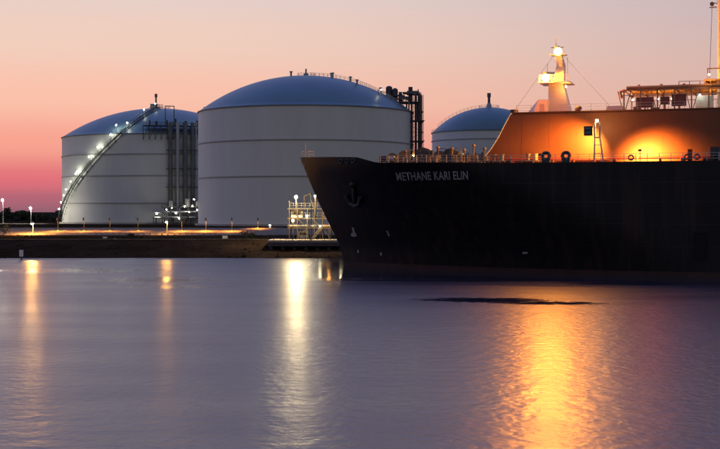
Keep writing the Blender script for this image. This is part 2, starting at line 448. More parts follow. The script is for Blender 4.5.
for k in range(11):
    z_ = 4 + k * 3.5
    lt = MB().bar((cpt.x + .2, cpt.y - 4.45, z_), (cpt.x + 6.9, cpt.y - 4.45, z_), .16).bar((cpt.x + 6.95, cpt.y - 4.4, z_), (cpt.x + 6.95, cpt.y + 1, z_), .16)
    lt.bar((cpt.x + (.2 if k % 2 else 6.9), cpt.y - 4.45, z_), (cpt.x + (6.9 if k % 2 else .2), cpt.y - 4.45, z_ + 3.5), .12)
    lt.build('lattice_brace', M_dark, T1)
for dx, r_, zz in ((1.1, .16, 2.0), (2.0, .2, 3.4), (3.2, .14, 2.6), (5.2, .18, 4.4), (5.7, .14, 3.0)):
    MB().cyl((cpt.x + dx, cpt.y - 3.9, 1), (cpt.x + dx, cpt.y - 3.9, cpt.z + zz), r_, 8).build('small_riser', M_dark, T1)
for dx, zz, w_ in ((-5.4, 1.2, 3.0), (-1.5, 2.2, 4.4), (.5, 1.4, 3.0)):
    MB().cyl((cpt.x + dx - w_ / 2, cpt.y - 2.9, cpt.z + zz), (cpt.x + dx + w_ / 2, cpt.y - 2.9, cpt.z + zz), .28, 8).build('header_pipe', M_dark, T1)
lm = MB().bar((0, 0, 0), (0, 0, 2.2), 0.08)
lp = pol(31, 55, dz1(31))
post = lm.build('roof_lamp', M_dark, T1); post.location = lp
bulb(WHT, 40, 0.22, post, (0, 0, 2.3))

# --- tank with the lit spiral stairway
T2, h2, dz2 = tank('domed tank wrapped by a diagonal stairway lit with small white lamps', 160, 530, 39.0, 38.8, 12.3, [12.4, 22.8, 31.0])
R2 = 39.0
A0, A1 = -80.0, -21.0
stw = MB()
N = 150
prev = None
for i in range(N + 1):
    f = i / N; a = A0 + (A1 - A0) * f; z = 0.6 + (h2 - 0.2) * f
    p0 = pol(R2 + 0.5, a, z); p1 = pol(R2 + 1.7, a, z)
    if prev:
        q0, q1 = prev
        stw.bar(q0, p0, 0.28); stw.bar(q1, p1, 0.28)
        stw.bar(q1 + Vector((0, 0, 1.1)), p1 + Vector((0, 0, 1.1)), 0.1)
        stw.bar(q1 + Vector((0, 0, 0.55)), p1 + Vector((0, 0, 0.55)), 0.08)
    stw.bar(p0, p1, 0.14)
    if i % 5 == 0: stw.bar(p1, p1 + Vector((0, 0, 1.1)), 0.1)
    if i % 10 == 0: stw.bar(pol(R2 - 0.2, a, z - 1.6), p1, 0.16)
    prev = (p0, p1)
STAIR = stw.build('stairway', M_dark, T2)
def stair_lamp(f, s, r=0.3, side=1.75):
    a = A0 + (A1 - A0) * f; z = 0.6 + (h2 - 0.2) * f
    p = pol(R2 + side, a, z)
    o = MB().bar((0, 0, 0), (0, 0, 2.4), 0.09).build('lamp_bracket', M_steel, STAIR); o.location = p
    bulb(GRN, s, r, STAIR, p + Vector((0, 0, 2.5)), 'stair_lamp')
for f, s in ((0.08, 130), (0.155, 110), (0.235, 110), (0.30, 90), (0.475, 150), (0.50, 110), (0.66, 120), (0.765, 130), (0.90, 110), (0.39, 80)):
    stair_lamp(f, s * .65)
# stairs over the dome to the top
ds = MB(); prev = None
for i in range(34):
    r = R2 - 0.5 - (R2 - 3) * i / 33; a = -21 + 18 * i / 33
    p0 = pol(r, a - 0.8, dz2(r) + 0.5); p1 = p0 + Vector((1.3, 0, 0))
    if prev:
        for q, p in zip(prev, (p0, p1)):
            ds.bar(q, p, 0.25); ds.bar(q + Vector((0, 0, 1.1)), p + Vector((0, 0, 1.1)), 0.1)
    ds.bar(p0, p1, 0.15)
    if i % 2 == 0:
        for p in (p0, p1): ds.bar(p - Vector((0, 0, .6)), p + Vector((0, 0, 1.1)), 0.1)
    prev = (p0, p1)
DSTAIR = ds.build('dome_stairway', M_dark, T2)
for r, a, s in ((37.5, -26, 110), (36, -20, 140), (24, -15, 50), (12, -9, 30)):
    bulb(GRN, s, 0.32, DSTAIR, pol(r, a, dz2(r) + 2.2), 'stair_lamp')
    MB().bar(pol(r, a, dz2(r) - .3), pol(r, a, dz2(r) + 2.0), 0.09).build('lamp_bracket', M_steel, DSTAIR)
mst = MB(); mst.box((-2.4, -1, dz2(0) + 0.9), (3.0, 3, 1.8)); mst.build('roof_hut', M_steel, T2)
MB().cyl((-1.6, -3, dz2(3) - .3), (-1.6, -3, dz2(0) + 5.6), 0.32, 8).cyl((-1.6, -3, dz2(0) + 4.4), (-1.6, -3, dz2(0) + 5.8), 0.55, 8).build('vent_mast', mat('riser_paint', (0.13, 0.1, 0.1)), T2)
railing(T2, [pol(4.0, 30 * i, dz2(4.0)) for i in range(13)], 'roof_top_railing')
# rim platform with vertical pipes
prev = None
pf = MB()
angs = [-9 + 3.2 * i for i in range(15)]
for a0, a1 in zip(angs[:-1], angs[1:]):
    p = [pol(R2 - 3.4, a0, h2 + 3.0), pol(R2 + 1.4, a0, h2 + 3.0), pol(R2 + 1.4, a1, h2 + 3.0), pol(R2 - 3.4, a1, h2 + 3.0)]
    pf.add(p + [q - Vector((0, 0, .3)) for q in p], [(0, 1, 2, 3), (7, 6, 5, 4), (0, 4, 5, 1), (1, 5, 6, 2), (2, 6, 7, 3), (3, 7, 4, 0)])
    pf.bar(pol(R2 + 1.2, a0, h2 - 2.5), pol(R2 + 1.2, a0, h2 + 3.0), 0.28)
    pf.bar(pol(R2 + 1.2, a0, h2 - 2.5), pol(R2 + 1.2, a1, h2 + 2.8), 0.16)
pf.build('rim_platform', M_dark, T2)
railing(T2, [pol(R2 + 1.35, a, h2 + 3.0) for a in angs], 'platform_railing', 1.2, M_dark)
railing(T2, [pol(R2 - 3.3, a, h2 + 3.0) for a in angs], 'platform_railing', 1.2, M_dark)
for a, hh, r in ((-6, 3.4, .5), (-2, 2.8, .6), (4, 3.6, .5), (9, 4.4, .55), (15, 3.2, .7), (22, 3.6, .6), (29, 3.2, .6)):
    MB().cyl(pol(R2 - 1.5, a, h2 + 3), pol(R2 - 1.5, a, h2 + 3 + hh * .6), r * .7, 10).build('relief_valve', M_dark, T2, True)
for a in (3, 26):
    MB().bar(pol(R2 - 1, a, h2 + 3), pol(R2 - 1, a, h2 + 10.5), 0.3).bar(pol(R2 - 1, a + 5, h2 + 3), pol(R2 - 1, a + 5, h2 + 10.5), 0.3).bar(pol(R2 - 1, a, h2 + 10.4), pol(R2 - 1, a + 5, h2 + 10.4), 0.3).build('hoist_frame', M_dark, T2)
M_riser = mat('riser_grey', (0.13, 0.13, 0.135), 0.5, 0.3, 0.25, 0.5)
for a, r, mm in ((5.5, 0.85, M_riser), (9.3, 0.75, M_pipe), (13.5, 0.9, M_riser), (17.5, 0.7, M_riser), (19.5, .4, M_pipe)):
    MB().cyl(pol(R2 + 1.3 + r * .3, a, 1.0), pol(R2 + 1.3 + r * .3, a, h2 + 4.2), r, 10).build('riser_pipe', mm, T2, True)
for zz in (7, 14, 21, 28):
    MB().box((pol(R2 + 1.2, 12, 0).x, pol(R2 + 1.2, 12, 0).y, zz), (12.5, 1.6, 0.25), R(12)).build('pipe_support', M_dark, T2)
rl = MB().bar((0, 0, 0), (0, 0, 2.4), 0.09).build('rim_lamp', M_dark, T2); rl.location = pol(R2 - 1, 27, h2 + 3)
bulb(GRN, 170, 0.36, rl, (0, 0, 2.5))

# --- tank behind the ship
T3, h3, dz3 = tank('smaller domed tank standing beyond the ship with a chimney like vent on top', 489, 520, 22.8, 40.6, 10.2, [18, 29, 37.2])
MB().cyl((0, 0, dz3(0) - .4), (0, 0, dz3(0) + 1.8), 1.5, 12, 0.7).build('vent_base', M_steel, T3)
MB().cyl((0, 0, dz3(0) + 1.8), (0, 0, dz3(0) + 5.6), 0.55, 10).cyl((0, 0, dz3(0) + 4.2), (0, 0, dz3(0) + 5.8), 0.75, 10).build('vent_stack', mat('riser_paint', (0.1, 0.1, 0.1)), T3, True)
railing(T3, [pol(4.0, 24 * i, dz3(4.0)) for i in range(16)], 'roof_top_railing')
railing(T3, [pol(r, -82, dz3(r)) for r in [4 + 1.5 * i for i in range(12)]], 'roof_walkway_railing')
railing(T3, [pol(22.9, 6 * i - 90, h3 + .05) for i in range(31)], 'rim_railing')

# ------------------------------------------------------------------ pipe rack at the foot of the stairway tank
pr = at(178, 478, z=4.4)
PR = thing('pipe_rack', 'dark steel pipe rack with small lamps at the foot of the stairway tank', 'pipe rack', pr)
for ix in range(7):
    for iy in (0, 6):
        MB().bar(((-9 + 3.2 * ix), iy, 0), ((-9 + 3.2 * ix), iy, 6.6 if ix > 0 else 4.4), 0.3).build('column', M_dark, PR)
for iy in (0, 6):
    for z in (2.4, 4.4, 6.5):
        MB().bar((-9.2 if z < 5 else -6, iy, z), (10.4, iy, z), 0.3).build('beam', M_dark, PR)
for z, n in ((2.65, 4), (4.7, 5)):
    for k in range(n):
        MB().cyl((-9.5, 0.8 + k * 1.15, z), (10.6, 0.8 + k * 1.15, z), 0.24 + 0.1 * (k % 3), 8).build('pipe', M_pipe, PR, True)
for ix in range(0, 6):
    x = -9 + 3.2 * ix
    MB().bar((x, -0.05, 2.4 if ix % 2 else 0.2), (x + 3.2, -0.05, 0.2 if ix % 2 else 2.4), 0.16).build('brace', M_dark, PR)
railing(PR, [Vector((-6 + 1.6 * i, -0.1, 6.6)) for i in range(11)], 'railing', 1.1, M_dark)
for x, y, s in ((-3.0, 3, 1.0), (3.2, 2.5, 1.3), (6.8, 3, 0.9)):
    MB().cyl((x, y, 6.6), (x, y, 6.6 + 2.2 * s), 0.7 * s, 10).build('vessel', M_pipe, PR, True)
for px_, py_, s, r in ((156.5, 213.5, 110, .36), (166.5, 209.5, 40, .26), (176, 213, 60, .36), (184.5, 206.5, 70, .3), (179, 218.5, 30, .3), (192.5, 206, 50, .28), (194, 199.5, 60, .28), (172, 208, 30, .22), (189, 212, 25, .25), (197, 210, 30, .25)):
    p = at(px_, 477, py=py_) - pr
    q = MB().bar((p.x, p.y, min(6.5, max(0.0, p.z - 3))), (p.x, p.y, p.z + .1), 0.1).build('lamp_bracket', M_dark, PR)
    bulb(WHT, s, r, q, p)

# ------------------------------------------------------------------ quay and loading structure beside the bow
q0 = at(268, 262, z=0); q1 = at(356, 262, z=0)
QX = (q0.x + q1.x) / 2; QW = q1.x - q0.x
QT = 3.35
QU = thing('quay_platform', 'low concrete quay on piles under the lit steel structure by the bow', 'quay', (QX, 268, 0))
MB().box((0, 0, QT - 0.45), (QW, 15, 0.9)).build('deck', mat('quay_concrete', (0.34, 0.30, 0.22), 0.9, 0, 0.25, 0.4), QU)
pm = MB().cyl((0, 0, -3), (0, 0, QT - 0.9), 0.45, 10).mesh('pile', M_dark)
for i in range(8):
    for j in (0, 1):
        link_copy(pm, 'pile', QU, (-QW / 2 + 0.8 + i * (QW - 1.6) / 7, -6.6 + 5 * j, 0))
MB().box((0, -7.65, QT - 0.8), (QW, 0.25, 0.8)).build('fender_beam', M_dark, QU)
railing(QU, [Vector((-QW / 2 + i * QW / 14, -7.2, QT)) for i in range(15)], 'railing', 1.1, M_dark)

LS = thing('loading_structure', 'lit steel loading structure with stair braces on the quay by the bow', 'loading structure', (QX, 272, QT))
M_tan = mat('structure_paint', (0.07, 0.056, 0.042), 0.6, 0, 0.3, 0.5)
def LX(px): return at(px, 272, z=0).x - QX
cm = {}
for px_, hh in ((290, 8.0), (298, 6.4), (308, 6.4), (315, 6.4), (323, 6.4), (331, 8.0), (338, 5.0), (346, 5)):
    for yy in (-2.5, 3):
        MB().bar((LX(px_), yy, 0), (LX(px_), yy, hh), 0.16).build('column', M_tan, LS)
for z, a, b in ((2.3, 288, 350), (4.3, 288, 350), (6.3, 288, 334)):
    for yy in (-2.5, 3):
        MB().bar((LX(a), yy, z), (LX(b), yy, z), 0.18).build('beam', M_tan, LS)
    MB().box(((LX(a) + LX(b)) / 2, 0.25, z + .15), (LX(b) - LX(a), 5.2, 0.08)).build('walkway', M_dark, LS)
railing(LS, [Vector((LX(290 + 4 * i), -2.6, 4.5)) for i in range(13)], 'railing', 1.0, M_tan)
railing(LS, [Vector((LX(290 + 4 * i), -2.6, 6.5)) for i in range(11)], 'railing', 1.0, M_tan)
MB().bar((LX(312), -2.7, 0.1), (LX(321), -2.7, 2.5), 0.3).bar((LX(314), -2.7, 0.1), (LX(323), -2.7, 2.5), 0.3).build('stair', M_tan, LS)
MB().bar((LX(321), -2.7, 2.5), (LX(312), -2.7, 4.5), 0.22).build('stair', M_tan, LS)
for a, b, z0, z1 in ((298, 308, 0, 2.3), (331, 323, 0, 2.3), (298, 308, 4.3, 2.3), (338, 331, 0, 2.3)):
    MB().bar((LX(a), -2.55, z0), (LX(b), -2.55, z1), 0.14).build('brace', M_tan, LS)
for px_, w_, z, h_, d_ in ((297, 2.4, 4.35, 1.7, 2.4), (327, 1.9, 4.35, 1.6, 2.4), (303, 2.2, 0.1, 1.6, 2)):
    c = MB().box((LX(px_), 0.4, z + h_ / 2), (w_, d_, h_)); c = c.build('control_cabin', M_whitep, LS)
    MB().box((LX(px_), 0.4 - d_ / 2 - .03, z + h_ * .62), (w_ * .6, 0.05, h_ * .3)).build('window', mat('dark_glass', (0.02, 0.025, 0.03), 0.1, 0, 0.1), c)
for k in range(4):
    MB().cyl((LX(288), -1.6 + k * 1.1, 2.75), (LX(350), -1.6 + k * 1.1, 2.75), 0.28, 10).build('pipe', M_pipe, LS, True)
# loading arms: tall folded risers
for px_, hh in ((304, 9.0), (316, 10.2)):
    MB().tube([Vector((LX(px_), 1, 6.4)), Vector((LX(px_), 1, hh)), Vector((LX(px_) + 1.3, 0.6, hh + .5)), Vector((LX(px_) + 2.0, 0.4, 6.0))], 0.16, 8).build('loading_arm', M_tan, LS, True)
def flood(px_, py_, color, s, r, yy=-3.2):
    p = at(px_, 272 + yy, py=py_); loc = (p.x - QX, yy, p.z - QT)
    m = MB().bar((loc[0], yy + .5, max(0, loc[2] - 4)), (loc[0], yy + .5, loc[2] + .2), 0.14).bar((loc[0], yy + .5, loc[2] + .2), (loc[0], yy, loc[2] + .2), .1).build('floodlight', M_tan, LS)
    bulb(color, s, r, m, loc)
flood(296, 197, (1.0, 0.76, 0.40), 2300, 0.36, -6.4)
flood(315, 196, WHT, 190, 0.24)
flood(293, 220.5, SOD, 90, 0.33, -3.4)
flood(329, 220.5, SOD, 90, 0.33, -3.4)
flood(307, 216, (1.0, 0.85, 0.5), 130, 0.22, -3.0)
flood(320, 226, (1.0, 0.85, 0.5), 60, 0.2, -3.0)
flood(341, 225, (1.0, 0.85, 0.5), 90, 0.2, -3.0)
# tall thin post in front of it
lp_ = at(311, 262, z=QT)
tm = thing('signal_mast', 'thin dark mast at the quay edge in front of the lit structure', 'mast', lp_)
MB().cyl((0, 0, 0), (0, 0, 9.5), 0.09, 8, 0.05).build('pole', M_dark, tm)
MB().box((0, 0, 0.1), (0.5, 0.5, 0.2)).build('base', M_conc, tm)

# ------------------------------------------------------------------ fence, signs, shrubs, marker post, far wood
FE = thing('boundary_fence', 'dark post and rail fence along the foot of the embankment', 'fence', (0, 291.5, ground_z(291.5)))
fx0, fx1, nf = at(96, 291.5, z=0).x, at(216, 291.5, z=0).x, 20
pm = MB().bar((0, 0, -0.2), (0, 0, 0.95), 0.12).mesh('post', M_dark)
for i in range(nf + 1): link_copy(pm, 'post', FE, (fx0 + (fx1 - fx0) * i / nf, 0, 0))
for z in (0.35, 0.85): MB().bar((fx0, 0, z), (fx1, 0, z), 0.07).build('rail', M_dark, FE)
for px_, py_, Y, w_, h_, lab in ((225, 237.5, 284, 1.1, 0.8, 'small white notice board on two legs below the embankment road'), (105, 238.5, 284, 0.9, 0.8, 'small pale notice board on two legs below the stairway tank'),
                                 (115, 240, 282, 0.7, 0.6, 'smallest notice board, low on two legs below the stairway tank')):
    p = at(px_, Y, py=py_); zb = ground_z(Y)
    s = thing('notice_board', lab, 'sign', (p.x, Y, zb))
    MB().box((0, 0, p.z - zb), (w_, 0.06, h_)).build('board', M_whitep, s)
    for dx in (-w_ * .35, w_ * .35):
        MB().bar((dx, 0.08, -0.1), (dx, 0.08, p.z - zb + h_ * .4), 0.08).build('leg', M_steel, s)
mp_ = at(21.5, 246, z=0)
mk = thing('channel_marker', 'wooden marker post with a white board standing in the shallow water', 'marker post', mp_)
MB().cyl((0, 0, -2.5), (0, 0, 1.5), 0.16, 8, 0.13).build('post', M_dark, mk)
MB().box((0, -0.17, 1.2), (0.75, 0.06, 1.25)).build('board', mat('marker_white', (0.8, 0.79, 0.75), 0.6, 0, 0.05), mk)
M_leaf = mat('foliage', (0.045, 0.05, 0.028), 1.0, 0, 0.4, 0.5)
def leaves(mb, c, rx, ry, rz, n, s):
    for i in range(n):
        while True:
            p = Vector((random.uniform(-1, 1), random.uniform(-1, 1), random.uniform(-1, 1)))
            if 0.3 < p.length < 1: break
        q = Vector((c[0] + p.x * rx, c[1] + p.y * ry, c[2] + p.z * rz))
        a = Vector((random.gauss(0, 1), random.gauss(0, 1), random.gauss(0, 1))).normalized(); b = a.orthogonal().normalized()
        cc = a.cross(b); k = s * random.uniform(0.6, 1.4)
        mb.add([q - b * k, q + cc * k * .6, q + b * k, q - cc * k * .6], [(0, 1, 2, 3)])
wood = MB()
x = -245
while x < -118:
    hgt = random.choice((2.6, 3.0, 3.5, 4, 4.6, 5.6)) * random.uniform(.85, 1.1) * (1.0 + 0.25 * noise1(x, 2)); Y = random.uniform(655, 700)
    xx = x * 690 / 530 * 1.0
    if random.random() < 0.9:
        for k in range(3):
            leaves(wood, (xx + random.uniform(-2, 2), Y, 4.4 + hgt * (0.35 + 0.2 * k)), 3.6 - k * .7, 3, hgt * 0.3, 55, 0.9)
        wood.cyl((xx, Y, 4), (xx, Y, 4.4 + hgt * .6), 0.3, 5)
    x += random.uniform(0.7, 1.5)
kind(tag(wood.build('far_wood', M_leaf), 'dark far line of trees on the horizon beyond the tank road', 'wood'), 'stuff')
def shrub(px, Y, w_, h_, label):
    p = at(px, Y, z=ground_z(Y))
    t = thing('shrub', label, 'shrub', p)
    st = MB()
    for k in range(5):
        a = random.uniform(0, 6.28); st.cyl((0, 0, -.1), (math.cos(a) * w_ * .4, math.sin(a) * w_ * .4, h_ * .6), 0.05, 5, 0.02)
    st.build('stem', M_dark, t)
    lf = MB()
    for k in range(5): leaves(lf, (random.uniform(-.3, .3) * w_, random.uniform(-.3, .3) * w_, h_ * random.uniform(.4, .65)), w_ * .4, w_ * .4, h_ * .38, 70, 0.13)
    lf.build('foliage', M_leaf, t)
shrub(3, 300, 3.0, 2.6, 'largest dark shrub at the left end of the embankment road')
shrub(246, 288, 2.4, 1.8, 'broad dark shrub on the bank in front of the largest tank')
shrub(252, 290, 1.5, 1.3, 'small shrub beside the broad shrub in front of the largest tank')
shrub(130, 287, 1.6, 1.2, 'low shrub on the bank in front of the stairway tank')

# ------------------------------------------------------------------ the ship
TH = R(18.0)
U = Vector((math.cos(TH), -math.sin(TH), 0)); NP = Vector((-math.sin(TH), -math.cos(TH), 0))   # aft, port (towards the camera)
B = 21.5
P0 = at(720, 177.3, z=0)
C0 = P0 - NP * B
k = (300 - 360.0) / F
s_ = (C0.x - k * C0.y) / (U.x - k * U.y)       # walk forward along the centre line to the bearing of the bow
TIP = C0 - U * s_
SHIP = thing('gas_carrier', 'huge black hulled gas carrier with orange lit trunk deck moored off the tanks', 'ship', (TIP.x, TIP.y, 0), -TH)
# ship frame: x = metres aft of the bow tip, y = to starboard (port is -y), z up
def s_at(px, t, z=0):
    """metres aft at which the line y=t crosses the bearing px"""
    k = (px - 360.0) / F
    o = TIP + NP * (-t)
    return (k * o.y - o.x) / (U.x - k * U.y)
def z_at(px, t, py):
    s = s_at(px, t); Y = (TIP + NP * (-t) + U * s).y
    return CAMH + (HOR - py) / F * Y
DK = 16.0
def stem(z):
    if z >= 3.4: 
        q = (z - 3.4) / 14.8
        return 7.15 * (1 - q) - 0.5 * math.sin(math.pi * min(1, q)) * 0.6
    return 7.15 + 0.75 * (1 - z / 3.4)
def hb(s, z):
    kk = max(0, min(1, z / 16.0)) ** 1.3
    L = 60 - 25 * kk; p = 1.75 + 0.5 * kk
    t = (s - stem(z)) / L
    if t <= 0: return 0.0
    if t >= 1: return B
    return B * (1 - (1 - t) ** p)
def top_z(s):      # top of the plating: bulwark round the forecastle, then the deck edge
    if s < 15: return 18.2 - 0.75 * s / 15
    if s < 19: return 17.45 - (17.45 - 16.45) * ((s - 15) / 4)
    if s < 40: return 16.45 - 0.4 * (s - 19) / 21
    return 16.05
Svals = [0] + [0.12, 0.35, 0.7, 1.2, 1.8] + [2.5 + 0.75 * i for i in range(24)] + [21 + 1.5 * i for i in range(34)] + [80, 100, 140, 200, 240, 262, 275, 279]
def loft(z0f, z1f, nz, name, m, parent):
    mb = MB(); nS = len(Svals)
    for side in (-1, 1):
        vs = []
        for j in range(nz + 1):
            for s in Svals:
                q = j / nz
                z1 = z1f(s); z0 = z0f(s); z = z0 + (z1 - z0) * q
                st = stem(z)
                ss = st + (279 - st) * (s / 279.0) if s < 0.01 else st * (1 - min(1, s / 20.0)) + s if s < 20 else s
                b = hb(ss, z)
                if ss > 235: b *= 1 - 0.10 * ((ss - 235) / 44) ** 2
                vs.append((ss, side * b, z))
        fs = [(j * nS + i, j * nS + i + 1, (j + 1) * nS + i + 1, (j + 1) * nS + i) for j in range(nz) for i in range(nS - 1)]
        mb.add(vs, fs)
    zz0, zz1 = z0f(279), z1f(279)
    bb = B * 0.9
    mb.add([(279, -bb, zz0), (279, bb, zz0), (279, bb, zz1), (279, -bb, zz1)], [(0, 1, 2, 3)])
    return mb
M_hull = mat('black_hull_paint', (0.0075, 0.0062, 0.0062), 0.5, 0, 0.5, 0.35, 0.05, (1, 1, 0.25), 0.3)
M_boot = mat('boot_topping_red', (0.034, 0.011, 0.009), 0.6, 0, 0.5, 0.5)
def rust_streaks(m):
    t = m.node_tree; n = t.nodes; l = t.links; b = n['Principled BSDF']
    old = b.inputs['Base Color'].links[0].from_socket
    c = n.new('ShaderNodeTexCoord'); mp = n.new('ShaderNodeMapping'); mp.inputs['Scale'].default_value = (0.9, 0.9, 0.07)
    l.new(c.outputs['Object'], mp.inputs['Vector'])
    z = n.new('ShaderNodeTexNoise'); z.inputs['Scale'].default_value = 1.0; z.inputs['Detail'].default_value = 5
    l.new(mp.outputs[0], z.inputs['Vector'])
    r_ = n.new('ShaderNodeMapRange'); r_.inputs['From Min'].default_value = 0.52; r_.inputs['From Max'].default_value = 0.72
    l.new(z.outputs['Fac'], r_.inputs['Value'])
    mx = n.new('ShaderNodeMixRGB'); mx.inputs[2].default_value = (0.034, 0.016, 0.010, 1)
    l.new(r_.outputs[0], mx.inputs[0]); l.new(old, mx.inputs[1]); l.new(mx.outputs[0], b.inputs['Base Color'])
rust_streaks(M_hull)
HULL = loft(lambda s: 0.75, top_z, 20, 'hull', M_hull, SHIP).build('hull', M_hull, SHIP, True)
loft(lambda s: -4.0, lambda s: 0.75, 6, 'boot', M_boot, SHIP).build('boot_topping', M_boot, SHIP, True)
# decks
M_deck = mat('deck_paint', (0.16, 0.06, 0.04), 0.7, 0, 0.25, 0.5)
dk = MB(); vs = []
for s in [0.8 + 1.2 * i for i in range(14)] + [18 + 2 * i for i in range(20)] + [60, 100, 200, 278]:
    zz = 16.6 if s < 15 else top_z(s) - 0.05 if s > 19 else 16.6 - 0.2 * (s - 15) / 4
    b = max(0.05, hb(s + stem(zz) * max(0, 1 - s / 20.0), zz) - 0.06)
    vs += [(s + stem(zz) * max(0, 1 - s / 20.0), -b, zz), (s + stem(zz) * max(0, 1 - s / 20.0), b, zz)]
dk.add(vs, [(2 * i, 2 * i + 1, 2 * i + 3, 2 * i + 2) for i in range(len(vs) // 2 - 1)])
dk.build('deck', M_deck, SHIP)
# trunk deck
M_trunk = mat('trunk_paint_red', (0.17, 0.042, 0.006), 0.6, 0, 0.16, 0.3, 0.04, (1, 1, 0.4))
TT = 23.6; TB = 16.4
sf = s_at(480, -TB)
prof_t = [(0.0, DK - .2, TB), (0.5, 16.9, TB), (1.7, 18.4, TB - .1), (2.8, 20.2, TB - .25), (3.6, 21.8, TB - .4), (4.4, TT - 0.25, TB - .55), (4.6, TT, TB - .8)]
tk = MB(); vs = []
for ds_, z, b in prof_t:
    vs += [(sf + ds_, -b, z), (sf + ds_, b, z), (240, b, z), (240, -b, z)]
fs = []
for j in range(len(prof_t) - 1):
    for i in range(4): fs.append((j * 4 + i, j * 4 + (i + 1) % 4, (j + 1) * 4 + (i + 1) % 4, (j + 1) * 4 + i))
n = len(prof_t) - 1
fs.append((n * 4, n * 4 + 1, n * 4 + 2, n * 4 + 3))
tk.add(vs, fs)
TRUNK = tk.build('trunk', M_trunk, SHIP)
MB().box(((sf + 4.7 + 240) / 2, -TB + .82, TT + 0.05), (240 - sf - 4.9, 0.35, 0.16)).build('edge_coaming', M_trunk, TRUNK)
def trunk_side(z):
    for (a0, z0, b0), (a1, z1, b1) in zip(prof_t[:-1], prof_t[1:]):
        if z0 <= z <= z1: return b0 + (b1 - b0) * (z - z0) / (z1 - z0)
    return TB
lv = [16.0, 16.9, 18.4, 20.2, 21.8, TT - .3]
for i in range(22):      # weld beads between the plates of the trunk side
    sm_ = MB(); xx_ = sf + 6.2 + i * 4.05
    for za, zb_ in zip(lv[:-1], lv[1:]):
        sm_.bar((xx_, -trunk_side(za) - .002, za), (xx_, -trunk_side(zb_) - .002, zb_), .03)
    sm_.build('weld_seam', M_trunk, TRUNK)
MB().bar((sf + 3.2, -trunk_side(20.3) - .002, 20.3), (120, -trunk_side(20.3) - .002, 20.3), .03).build('weld_seam', M_trunk, TRUNK)
fm_ = MB().cyl((sf + 1.5, -TB - .35, 16.75), (125, -TB - .35, 16.75), .11, 8)
for i in range(28): fm_.box((sf + 2 + i * 3.0, -TB - .25, 16.4), (.14, .4, .9))
fm_.build('fire_main', mat('fire_main_red', (.25, .03, .02), .5, 0, .2), TRUNK)
pp = [Vector((sf + a, -b - .12, z)) for a, z, b in prof_t]
MB().tube(pp, 0.09, 6).build('edge_pipe', M_whitep, TRUNK)

# the name on the bow
cu = bpy.data.curves.new('name_text', 'FONT'); cu.body = 'METHANE KARI ELIN'; cu.size = 1.0; cu.offset = 0.02
cu.space_character = 1.05
to = bpy.data.objects.new('name_text', cu); col.objects.link(to)
bpy.context.view_layer.update()
dg = bpy.context.evaluated_depsgraph_get()
tme = bpy.data.meshes.new_from_object(to.evaluated_get(dg)); bpy.data.objects.remove(to)
bm = bmesh.new(); bm.from_mesh(tme)
xmax = max(v.co.x for v in bm.verts); ymax = max(v.co.y for v in bm.verts)
ZN0, ZN1 = 13.75, 14.95
def hull_px(s, z):      # picture column of a port-side hull point
    p = TIP + U * s + NP * hb(s, z); return 360 + F * p.x / p.y
def find_s(px, z):
    lo, hi = 5.0, 70.0
    for _ in range(40):
        mid = (lo + hi) / 2
        if hull_px(mid, z) < px: lo = mid
        else: hi = mid
    return lo
sA, sB = find_s(396, 14.3), find_s(468, 14.3)
for v in bm.verts:
    s = find_s(396 + 72 * v.co.x / xmax, 14.3); z = ZN0 + (ZN1 - ZN0) * v.co.y / ymax
    v.co = (s, -(hb(s, z) + 0.035), z)
bm.to_mesh(tme); bm.free()
M_letter = mat('letter_paint', (0.36, 0.36, 0.36), 0.6, 0, 0.3, 2.0)
tme.materials.clear(); tme.materials.append(M_letter)
no = bpy.data.objects.new('name_lettering', tme); col.objects.link(no); no.parent = HULL
# marks near the waterline
def hull_patch(name, px, py, shape, m):
    z_guess = CAMH + (HOR - py) / F * 205
    s0 = find_s(px, z_guess)
    mb = MB(); vs = []
    for (a, c) in shape:
        s = s0 + a; z = z_guess + c; vs.append((s, -(hb(s, z) + 0.04), z))
    mb.add(vs, [tuple(range(len(vs)))])
    return mb.build(name, m, HULL)
J = [(-0.1, 0.75), (0.35, 0.8), (0.4, 0.0), (0.65, -0.15), (0.65, -0.7), (-0.35, -0.75), (-0.6, -0.45), (-0.35, -0.15), (-0.02, -0.05)]
hull_patch('bulb_mark', 353, 233, J, M_letter)
hull_patch('thruster_mark', 388, 233.5, [(-.25, .4), (.05, .45), (.3, -.4), (.0, -.45)], M_letter)
hull_patch('draught_mark', 358, 253, [(-.15, .25), (.15, .25), (.15, -.25), (-.15, -.25)], M_letter)
hull_patch('draught_mark', 381, 255, [(-.15, .25), (.15, .25), (.15, -.25), (-.15, -.25)], M_letter)
hull_patch('side_mark', 525, 250, [(-.4, .12), (.4, .2), (.4, -.1), (-.4, -.15)], M_letter)
M_void = mat('black_recess', (0.003, 0.003, 0.003), 0.9, 0, 0.1)
for py in (239.5, 254):
    s0 = s_at(700.5, -B); zc = z_at(700.5, -B, py)
    f_ = MB()
    for (dx, dz_, w_, h_) in ((-.95, 0, .12, 1.9), (.95, 0, .12, 1.9), (0, .95, 2.02, .12), (0, -.95, 2.02, .12)):
        f_.box((s0 + dx, -B - .03, zc + dz_), (w_, 0.14, h_))
    f_ = f_.build('side_port_frame', M_hull, HULL)
    MB().box((s0, -B - .01, zc), (1.75, 0.06, 1.75)).build('side_port', M_void, f_)
